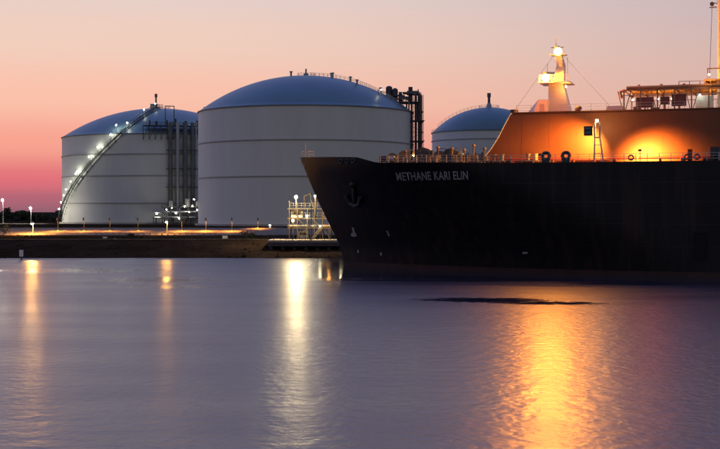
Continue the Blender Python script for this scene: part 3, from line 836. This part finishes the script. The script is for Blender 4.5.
# pilot recess / seams: welded strakes a little proud
for zz in (4.2, 7.3, 10.4, 13.1):
    sb = MB()
    ss = [26 + 2 * i for i in range(40)]
    for a, b in zip(ss[:-1], ss[1:]):
        sb.add([(a, -hb(a, zz) - .012, zz), (b, -hb(b, zz) - .012, zz), (b, -hb(b, zz + .06) - .012, zz + .06), (a, -hb(a, zz + .06) - .012, zz + .06)], [(0, 1, 2, 3)])
    sb.build('plate_seam', mat('seam_paint', (0.02, 0.016, 0.015), 0.5, 0, 0.3), HULL)
# anchor in its pocket and mooring chocks
sA_ = find_s(353, 11.5)
def hp(s, z, off=0.0): return Vector((s, -(hb(s, z) + off), z))
MB().tube([hp(sA_ + .9, 13.2, .15), hp(sA_ + .1, 10.6, .45)], 0.28, 8).build('anchor_shank', M_dark, HULL)
MB().tube([hp(sA_ - 1.5, 11.6, .5), hp(sA_ - 1.0, 10.4, .55), hp(sA_ + .1, 9.9, .55), hp(sA_ + 1.1, 10.2, .45), hp(sA_ + 1.7, 11.3, .4)], 0.32, 8).build('anchor_flukes', M_dark, HULL)
MB().ball(hp(sA_ + .9, 13.3, 0), .75, 0.8, 10, 6).build('hawse_pipe', M_hull, HULL)
for px_ in (341, 347, 353):
    s0 = find_s(px_, 17.0); c = hp(s0, 16.95, 0.06); n_ = (hp(s0 + .3, 16.95) - hp(s0 - .3, 16.95)).normalized()
    ring = MB(); pts = [c + n_ * (0.5 * math.cos(q * math.pi / 6)) + Vector((0, 0, 0.3 * math.sin(q * math.pi / 6))) for q in range(13)]
    ring.tube(pts, 0.10, 6); o = ring.build('mooring_chock', M_dark, HULL)

# railings on the deck edge
M_rail = mat('rail_paint', (0.60, 0.56, 0.48), 0.5, 0, 0.1)
def deck_rail(s0, s1, step, tfun, zf, name, hgt=1.15, w_=0.075, parent=SHIP):
    rb = MB(); s = s0; pts = []
    while s <= s1: pts.append(Vector((s, tfun(s), zf(s)))); s += step
    for p in pts: rb.bar(p, p + Vector((0, 0, hgt)), w_)
    for kk in (1.0, 0.66, 0.33):
        for a, b in zip(pts[:-1], pts[1:]): rb.bar(a + Vector((0, 0, hgt * kk)), b + Vector((0, 0, hgt * kk)), w_ * .6)
    return rb.build(name, M_rail, parent)
deck_rail(19.5, 120, 1.6, lambda s: -hb(s, 16) + 0.25, lambda s: top_z(s) - .05, 'deck_railing')
deck_rail(19.5, 120, 1.6, lambda s: hb(s, 16) - 0.25, lambda s: top_z(s) - .05, 'deck_railing')
deck_rail(sf + 5.2, 130, 2.2, lambda s: -TB + 1.3, lambda s: TT, 'trunk_railing', 1.15, 0.06)
# jackstaff platform on the stem head
bp_ = MB()
for a, b in (((0.5, -.7), (2.0, -1.3)), ((2.0, -1.3), (2.0, 1.3)), ((2.0, 1.3), (.5, .7)), ((.5, .7), (.5, -.7))):
    for zz in (18.2, 18.7, 19.2):
        bp_.bar((a[0], a[1], zz), (b[0], b[1], zz), 0.06)
for a in ((.5, -.7), (2.0, -1.3), (2, 1.3), (.5, .7), (1.2, -1)):
    bp_.bar((a[0], a[1], 16.6), (a[0], a[1], 19.2), 0.07)
bp_.build('bow_pulpit', M_rail, SHIP)
MB().cyl((1.0, 0, 16.5), (1.0, 0, 20.6), 0.06, 6).build('jackstaff', M_rail, SHIP)
MB().box((1.25, 0, 18.12), (1.5, 1.6, .08)).build('pulpit_floor', M_dark, SHIP)

# bulwark inside brackets and forecastle machinery
def winch(s, t, rz, sc=1.0):
    w_ = bpy.data.objects.new('mooring_winch', MB().box((0, 0, 0.15 * sc), (2.2 * sc, 4.2 * sc, 0.3 * sc)).mesh('winch_base', M_dark)); col.objects.link(w_)
    w_.parent = SHIP; w_.location = (s, t, 16.35); w_.rotation_euler = (0, 0, rz)
    d = MB()
    for y in (-1.7, -.6, .6): d.cyl((0, (y - .06) * sc, 1.15 * sc), (0, (y + .06) * sc, 1.15 * sc), .86 * sc, 16)
    d.cyl((0, -1.7 * sc, 1.15 * sc), (0, .6 * sc, 1.15 * sc), 0.6 * sc, 14).build('drum', M_dark, w_)
    MB().box((0.1, 1.35 * sc, 1.0 * sc), (1.5 * sc, 1.0 * sc, 1.5 * sc)).build('gearbox', M_dark, w_)
    MB().cyl((0, 1.9 * sc, 1.3 * sc), (0, 2.6 * sc, 1.3 * sc), .4 * sc, 12).build('warping_head', M_rail, w_)
    return w_
for s, t, rz, sc in ((20.5, -8, 0.35, 1.15), (25.0, -12, 0.1, 1.25), (26.0, -5, 0.0, 1.15), (17.0, -2, .2, 1.1), (29.5, -13, 0.05, 1.1), (23, 6, -.2, 1.2), (31, -6, 1.57, 1.0)):
    winch(s, t, rz, sc)
def bollard(s, t):
    b = MB()
    for dx in (-.55, .55):
        b.cyl((s + dx, t, 16.3), (s + dx, t, 17.3), .27, 10); b.cyl((s + dx, t, 17.3), (s + dx, t, 17.4), .34, 10)
    b.box((s, t, 16.38), (1.9, .8, .1)); b.build('bollard', mat('bollard_paint', (.2, .15, .1), .7, 0, .3), SHIP)
for s, t in ((21.5, -14.2), (24.0, -15.5), (27.5, -16.6), (31.5, -17.6), (34, -18.4), (38.0, -19), (43, -19.2)): bollard(s, t)
M_rusty = mat('weathered_vent_paint', (.16, .11, .08), .7, 0, .3, 2)
for s, t, hh in ((22.3, -13.4, 2.0), (24.9, -14, 1.9), (28.0, -15.5, 2.4), (30.3, -16, 2.2), (32.4, -17, 1.9), (33.6, -16, 2.6), (35.7, -18, 2.0)):
    MB().cyl((s, t, 16.2), (s, t, 16.2 + hh), 0.16, 8).cyl((s, t, 16.2 + hh), (s, t, 16.5 + hh), 0.34, 10, .2).build('vent_pipe', M_rusty, SHIP, True)
MB().box((19.6, -11.6, 17.0), (0.9, 0.8, 1.3)).build('deck_locker', M_whitep, SHIP)
rr = random.Random(11)
for i in range(16):      # rope coils, reels and small fittings between the winches
    s = rr.uniform(18.8, 36); t = -rr.uniform(6, hb(s, 16.2) - 2.0); kk = i % 4; rr_ = rr.uniform(.35, .6)
    if kk == 0:
        q = MB()
        for L_ in range(4): q.tube([Vector((s + rr_ * math.cos(a * .7854), t + rr_ * math.sin(a * .7854), 16.5 + L_ * .17)) for a in range(9)], .1, 6)
        q.build('rope_coil', M_rusty, SHIP)
    elif kk == 1:
        MB().cyl((s - .5, t, 17.1), (s + .5, t, 17.1), rr_ * .8, 12).cyl((s - .55, t, 17.1), (s - .48, t, 17.1), rr_ * 1.2, 14).cyl((s + .48, t, 17.1), (s + .55, t, 17.1), rr_ * 1.2, 14).bar((s - .5, t, 16.2), (s - .5, t, 17.1), .12).bar((s + .5, t, 16.2), (s + .5, t, 17.1), .12).build('hose_reel', M_dark, SHIP)
    elif kk == 2:
        MB().bar((s, t, 16.2), (s, t, 18.6), .09).bar((s + 1.2, t, 16.2), (s + 1.2, t, 18.6), .09).bar((s, t, 18.6), (s + 1.2, t, 18.6), .09).bar((s, t, 16.4), (s + 1.2, t, 18.5), .06).build('stanchion_frame', M_rusty, SHIP)
    else:
        MB().cyl((s, t, 16.2), (s, t, 17.0), .3, 10).cyl((s, t, 17.0), (s, t, 17.15), .42, 10).cyl((s, t, 17.15), (s, t, 17.7), .1, 6).build('valve_head', M_rusty, SHIP)
# mooring line on drums, hatch
MB().box((33.0, -9, 16.8), (2.4, 2.4, 1.0)).build('hatch', M_deck, SHIP)
# foredeck lamps
def deck_lamp(s, t, z, color, strength, r=0.16, base=16.3):
    p = MB().bar((s, t, base), (s, t, z), 0.1).build('deck_lamp', M_rail, SHIP)
    bulb(color, strength, r, p, (s, t, z + r))
deck_lamp(19.0, -9.2, 17.5, SOD, 270, .13)
deck_lamp(23.2, -12.0, 17.6, SOD, 180, .13)
deck_lamp(29.0, -10.5, 18.2, SOD, 330, .13)
deck_lamp(31.8, -14.8, 17.6, SOD, 165, .13)

# two big roller fairleads on the deck edge
for px_ in (546, 566):
    s0 = s_at(px_, -B + .6)
    fl = MB(); c = Vector((s0, -B + .55, 16.95))
    pts = [c + Vector((0.52 * math.cos(q * math.pi / 8), 0, 0.52 * math.sin(q * math.pi / 8))) for q in range(17)]
    fl.tube(pts, 0.27, 8); fl = fl.build('panama_fairlead', M_dark, SHIP, True)
    MB().box((s0, -B + .55, 16.25), (1.1, .7, .45)).build('fairlead_foot', M_dark, fl)
for px_ in (631, 687, 697, 716):
    s0 = s_at(px_, -B + .6)
    fl = MB(); c = Vector((s0, -B + .55, 16.6))
    pts = [c + Vector((0.34 * math.cos(q * math.pi / 8), 0, 0.34 * math.sin(q * math.pi / 8))) for q in range(17)]
    fl.tube(pts, 0.11, 8); fl.build('small_fairlead', M_dark, SHIP, True)
MB().box((s_at(715, -B + 1.2), -B + 1.2, 17.0), (1.2, .9, 1.9)).build('hose_box', M_dark, SHIP)
MB().box((s_at(690, -B + 1.4), -B + 1.4, 16.9), (0.6, .5, 1.6)).build('hydrant_box', mat('fire_red', (0.3, 0.03, 0.02), .5), SHIP)

# light tower on the deck edge with a square board
s0 = s_at(598, -B + 1.0); t0 = -B + 1.0
zl = z_at(597, t0, 123)
tw = MB()
tw.bar((s0 - .55, t0 - .4, 16), (s0 - .45, t0 - .1, zl - 2.0), .14).bar((s0 + .75, t0 - .4, 16), (s0 + .25, t0 - .1, zl - 2.0), .14).bar((s0 - .55, t0 + .6, 16), (s0 - .45, t0 + .2, zl - 2), .14).bar((s0 + .75, t0 + .6, 16), (s0 + .25, t0 + .2, zl - 2), .14)
tw.bar((s0 - .45, t0, zl - 2.0), (s0 - .45, t0, zl + .1), .22).bar((s0 + .25, t0, zl - 2.0), (s0 + .25, t0, zl + .1), .22).bar((s0 - .5, t0, zl - 2.05), (s0 + .3, t0, zl - 2.05), .2)
for zz in (17.2, 18.4): tw.bar((s0 - .5, t0 - .3, zz), (s0 + .6, t0 - .3, zz + .1), .09)
TW = tw.build('light_tower', M_rail, SHIP)
MB().box((s0 - 1.35, t0 - .1, zl - 1.1), (1.2, .5, 1.35)).build('display_board', mat('board_dark', (.03, .05, .05), .5), TW)
for zz in (-.75, -1.35):
    MB().box((s0 - 1.35, t0 - .37, zl + zz), (0.85, .05, .3)).build('display_panel', mat('panel_grey', (.12, .17, .17), .4), TW)
bulb((1, .6, .2), 420, .26, TW, (s0 - .15, t0, zl + .35), 'tower_lamp')
# floodlights aimed at the side of the trunk
def spot(s, t, z, ts, tt, tz, energy, ang, blend, parent, color=SOD):
    ld = bpy.data.lights.new('flood', 'SPOT'); ld.energy = energy; ld.color = color; ld.spot_size = R(ang); ld.spot_blend = blend; ld.shadow_soft_size = 0.15
    lo = bpy.data.objects.new('flood', ld); col.objects.link(lo); lo.parent = parent
    lo.location = (s, t, z)
    lo.rotation_euler = (Vector((ts, tt, tz)) - Vector((s, t, z))).to_track_quat('-Z', 'Y').to_euler()
def deck_flood(px_, energy, ang, blend, tpx, tz, zc=17.0, toff=1.6):
    s = s_at(px_, -B + toff); t = -B + toff
    tgt = s_at(tpx, -TB)
    h_ = MB().bar((s, t, 16.0), (s, t, zc - .2), 0.09); h_ = h_.build('deck_floodlight', M_dark, SHIP)
    MB().box((s, t - .12, zc), (.42, .26, .32)).build('flood_housing', M_dark, h_)
    spot(s, t + .12, zc, tgt, -TB, tz, energy, ang, blend, h_)
deck_flood(640, 26000, 130, 0.8, 650, 15.5, 17.6, 0.6)
spot(s0 - .15, t0 + .3, zl - .6, s_at(566, -TB), -TB, 16.2, 30000, 122, 1.0, TW)
deck_flood(540, 500, 140, 1.0, 535, 17.6, 17.2, 1.0)

# things on top of the trunk
M_house = mat('house_paint', (0.70, 0.67, 0.62), .5, 0, .08)
tH = -7.0
sH0, sH1 = s_at(520.5, tH), s_at(548, tH)
L = sH1 - sH0
hs = MB(); H_ = 2.65
bt = [(0, 2.2), (.42 * L, 0), (L, 0), (L, 6), (0, 6)]; tp = [(.58 * L, 2.4), (.64 * L, .0), (.97 * L, .0), (.97 * L, 6), (.58 * L, 6)]
hs.add([(sH0 + a, tH + b, TT - .02) for a, b in bt] + [(sH0 + a, tH + b, TT + H_) for a, b in tp], [(4, 3, 2, 1, 0), (5, 6, 7, 8, 9)] + [(i, (i + 1) % 5, 5 + (i + 1) % 5, 5 + i) for i in range(5)])
VH = hs.build('vent_house', M_house, SHIP)
MB().box((sH1 - L * .22, tH - .03, TT + 1.05), (.75, .06, 1.9)).build('door', mat('house_door', (.42, .40, .36), .5), VH)
MB().cyl((sH0 - 1.0, tH, TT), (sH0 - 1.0, tH, TT + .7), .3, 10).cyl((sH0 - 1.0, tH, TT + .7), (sH0 - 1.0, tH, TT + 1.2), .65, 12).build('mushroom_vent', M_dark, SHIP, True)
sV = s_at(577, -8)
MB().cyl((sV, -8, TT), (sV, -8, TT + .9), .35, 10).ball((sV + .2, -8, TT + 1.1), .55, .8, 10, 6).build('mushroom_vent', M_dark, SHIP, True)
# foremast
tM = -4.0
sM = s_at(558, tM); zt = z_at(556, tM, 84.5); ztop = z_at(556, tM, 46)
lw = MB()
def frust(mb, c0, w0, d0, z0, c1, w1, d1, z1):
    vs = []
    for c, w_, d_, z in ((c0, w0, d0, z0), (c1, w1, d1, z1)):
        vs += [(c[0] - w_ / 2, c[1] - d_ / 2, z), (c[0] + w_ / 2, c[1] - d_ / 2, z), (c[0] + w_ / 2, c[1] + d_ / 2, z), (c[0] - w_ / 2, c[1] + d_ / 2, z)]
    return mb.add(vs, [(3, 2, 1, 0), (4, 5, 6, 7), (0, 1, 5, 4), (1, 2, 6, 5), (2, 3, 7, 6), (3, 0, 4, 7)])
frust(lw, (sM + .5, tM), 3.6, 3.0, TT - .1, (sM - .2, tM), 2.2, 2.2, zt)
MAST = lw.build('foremast', M_house, SHIP)
MB().box((sM - .1, tM - .75, zt + .08), (4.8, 5.6, .16)).build('mast_platform', M_house, MAST)
up = MB(); zm = zt + (ztop - zt) * .5
frust(up, (sM + .1, tM), 1.7, 1.6, zt + .16, (sM + .5, tM), 1.2, 1.2, zm)
frust(up, (sM + .5, tM), 1.2, 1.2, zm, (sM - .25, tM), 0.8, 0.8, ztop)
up.build('upper_mast', M_house, MAST)
MB().bar((sM - .3, tM, ztop), (sM - .3, tM, ztop + 1.4), .1).bar((sM - 1.1, tM, ztop - .2), (sM + .9, tM, ztop - .2), .12).build('mast_antenna', M_rail, MAST)
MB().box((sM + .1, tM, ztop - 1.4), (2.4, 1.8, .12)).build('lamp_platform', M_house, MAST)
ml = MB()
for i in range(9):
    ml.bar((sM - .55, tM - 1.2 + i * 0, zt - 4.2 + i * .6), (sM - .05, tM - 1.2, zt - 4.2 + i * .6), .06)
ml.build('ladder', M_rail, MAST)
mr = MB()
for i in range(8):
    a = (sM - 2.3 + i * 4.4 / 7, tM - 3.45, zt + .16); mr.bar(a, (a[0], a[1], a[2] + 1.0), .07)
for kk in (.5, 1.0): mr.bar((sM - 2.3, tM - 3.45, zt + .16 + kk), (sM + 2.1, tM - 3.45, zt + .16 + kk), .06)
mr.build('platform_railing', M_rail, MAST)
for px_, py_, dd in ((557.5, 51, 3.5), (545.5, 77.5, 3.5)):
    c = Vector((s_at(px_, tM - dd), tM - dd, z_at(px_, tM - dd, py_)))
    bulb((1, .31, .026), 5600, .36, MAST, c, 'mast_lamp')
    MB().cyl(c + Vector((0, .36, 0)), c + Vector((0, .62, 0)), .62, 14, .3).build('added_lamp_shield', M_dark, MAST, True)  # dark disc added behind the bulb to keep its light off the mast
MB().bar((sM, tM - .5, z_at(557, tM, 51) + .5), (s_at(557.5, tM - 3.5), tM - 2.9, z_at(557.5, tM - 3.5, 51)), .12).build('lamp_bracket', M_rail, MAST)
MB().bar((sM - 1.5, tM - 1.0, zt + .3), (s_at(545.5, tM - 3.5), tM - 2.9, z_at(545.5, tM - 3.5, 77.5)), .12).build('lamp_bracket', M_rail, MAST)
ul = MB().bar((sM + 1.6, tM - 2.4, zt - .05), (sM + 1.6, tM - 2.4, zt - .5), .1).build('under_lamp', M_rail, MAST)
bulb((1, .42, .08), 260, .16, ul, (sM + 1.6, tM - 2.4, zt - .6))
MB().box((sM - 1.3, tM + .6, zt + 1.9), (2.6, .16, .3), .5).bar((sM - 1.3, tM + .6, zt + .1), (sM - 1.3, tM + .6, zt + 1.8), .3).build('radar_scanner', M_rail, MAST)
MB().bar((sM + 1.5, tM, zt + .1), (sM + 1.5, tM, zt + 4.2), .05).bar((sM - 1.8, tM + 1, zt + .1), (sM - 1.8, tM + 1, zt + 3.4), .05).build('whip_aerial', M_rail, MAST)
MB().box((sM + .6, tM - .8, zt + 3.0), (.5, .5, .6)).box((sM - .1, tM - .8, zt + 4.6), (.4, .5, .5)).build('signal_light_box', M_rail, MAST)
MB().cyl((sM + .4, tM, ztop - 1), (sM + 9.5, tM - 1, TT), .02, 5).build('stay_wire', M_dark, MAST)
MB().cyl((sM - .4, tM, ztop - 1), (sM - 7.5, tM - 1, TT), .02, 5).build('stay_wire', M_dark, MAST)
# small white deckhouse
tD = -9.0; sD0, sD1 = s_at(605, tD), s_at(622.5, tD)
dh = MB().prism([(0, 0), (0.35, 1.25), (sD1 - sD0, 1.3), (sD1 - sD0, 0)], (1, 0, 0), (0, 0, 1), (sD0, tD, TT), (0, 3.5, 0)).build('small_deckhouse', M_house, SHIP)
# pipe rack on the trunk
s0, s1 = s_at(624, -8.5), 105.0
RK = bpy.data.objects.new('trunk_pipe_rack', None); col.objects.link(RK); RK.parent = SHIP
zr = TT + 3.55
sx_ = s0; ii = 0
while sx_ < s1:
    for t in (-8.5, 2.0):
        MB().bar((sx_, t, TT), (sx_, t, zr), .2).build('column', M_rack, RK)
    MB().bar((sx_, -8.6, zr), (sx_, 2.1, zr), .22).build('cross_beam', M_rack, RK)
    if ii % 2 == 0:
        MB().bar((sx_ + .1, -8.5, TT + .2), (sx_ + 1.0, -8.5, zr - .1), .12).bar((sx_ - .1, -8.5, TT + .2), (sx_ - .9, -8.5, zr - .1), .12).build('brace', M_rack, RK)
    sx_ += 2.45; ii += 1
for t in (-8.5, 2.0):
    for z in (zr, zr - .75):
        MB().bar((s0 - .4, t, z), (s1, t, z), .2 if z == zr else .1).build('long_beam', M_rack, RK)
for t, r in ((-7.8, .3), (-6.6, .22), (-5.4, .42), (-3.8, .3), (-1.8, .38), (.4, .25)):
    MB().cyl((s0 + .3, t, zr + .1 + r), (s1, t, zr + .1 + r), r, 10).build('pipe', M_rack, RK, True)
for k in range(9):
    MB().cyl((s0 + 2 + k * 3.3, -7.0, zr + .3), (s0 + 2 + k * 3.3, -7.0, zr + .95), .22, 8).build('valve', M_rack, RK)
MB().tube([Vector((s0 - .3, -8.6, TT + 2.4)), Vector((s0 - .6, -8.6, zr - .2)), Vector((s0 + .2, -8.6, zr + .05))], .2, 8).build('pipe_bend', M_rack, RK, True)
M_box = mat('box_red', (.20, .07, .05), .6)
for px_, w_, h_, z in ((645, 2.6, 1.5, 1.0), (665, 1.3, 1.1, 1.4), (679, 2.1, 1.7, 1.1), (637, 1.0, .8, .3), (655, 1.2, .7, .2)):
    s = s_at(px_, -8); b = MB().box((s, -8.0, TT + z + h_ / 2), (w_, .9, h_)).build('control_box', M_box, RK)
    MB().bar((s, -8, TT), (s, -8, TT + z), .2).build('box_leg', M_box, b)
railing(RK, [Vector((s0 + 8 + 1.5 * i, -8.6, zr + .1)) for i in range(20)], 'railing', 1.0, M_rack)
# sheltered lamp inside the rack
s = s_at(700, -7.2)
MB().box((s + .6, -6.4, TT + 1.4), (2.6, .3, 2.4)).build('lit_cabinet', M_whitep, RK)
l_ = MB().bar((s, -7.6, zr - .7), (s, -7.6, zr), .1).build('rack_lamp', M_dark, RK)
bulb(GRN, 55, .16, l_, (s, -7.6, zr - .9))
for px_, zz in ((633, 2.6), (658, 2.6), (672, 2.6), (712, 2.7)):
    s = s_at(px_, -4); l_ = MB().bar((s, -4, TT + zz), (s, -4, zr), .1).build('rack_lamp', M_dark, RK)
    bulb(SOD, 420, .14, l_, (s, -4, TT + zz - .1))
# upper platform and king post with cable
s0 = s_at(704, -6.0)
MB().box((s0 + 5, -4.5, zr + 1.35), (10, 6, .2)).build('upper_platform', M_rack, RK)
for dx in (.2, 3.4, 6.6, 9.8): MB().bar((s0 + dx, -7.3, zr), (s0 + dx, -7.3, zr + 1.3), .2).build('platform_post', M_rack, RK)
MB().bar((s0 + .6, -7.2, zr + 1.4), (s0 + .6, -7.2, zr + 3.0), .14).bar((s0 + 2.4, -7.2, zr + 1.4), (s0 + 2.4, -7.2, zr + 3.0), .14).bar((s0 + .5, -7.2, zr + 3.0), (s0 + 2.5, -7.2, zr + 3.0), .16).build('gantry_frame', M_rack, RK)
KP = bpy.data.objects.new('king_post', None); col.objects.link(KP); KP.parent = SHIP
sK = s_at(721.5, -6.0); zk = z_at(716, -6, 3)
MB().cyl((sK, -6, TT), (sK, -6, zk + .6), .62, 14).build('post', M_house, KP, True)
MB().box((sK, -6, zk + .8), (1.6, 1.6, .3)).build('post_head', M_house, KP)
MB().bar((sK, -6, zk - .6), (s_at(709.5, -6), -6, zk - .6), .2).bar((sK, -6, zk - .2), (s_at(712, -6), -6, zk + .1), .14).build('arm', M_house, KP)
sc_ = s_at(712, -6)
MB().cyl((sc_, -6, zk - .6), (sc_ - .35, -6, zr + 1.5), .035, 6).build('cable', M_dark, KP)
MB().cyl((sc_, -6.3, zk - .1), (sc_, -5.7, zk - .1), .3, 10).build('sheave', M_rack, KP)
l_ = MB().bar((sK - 1.6, -7.6, zr + 1.45), (sK - 1.6, -7.6, zr + 2.6), .1).build('post_lamp', M_dark, KP)
bulb(SOD, 420, .16, l_, (sK - 1.6, -9.2, zr + 1.9))
MB().bar((sK - 1.6, -7.6, zr + 2.0), (sK - 1.6, -9.2, zr + 2.1), .08).build('lamp_arm', M_dark, l_)
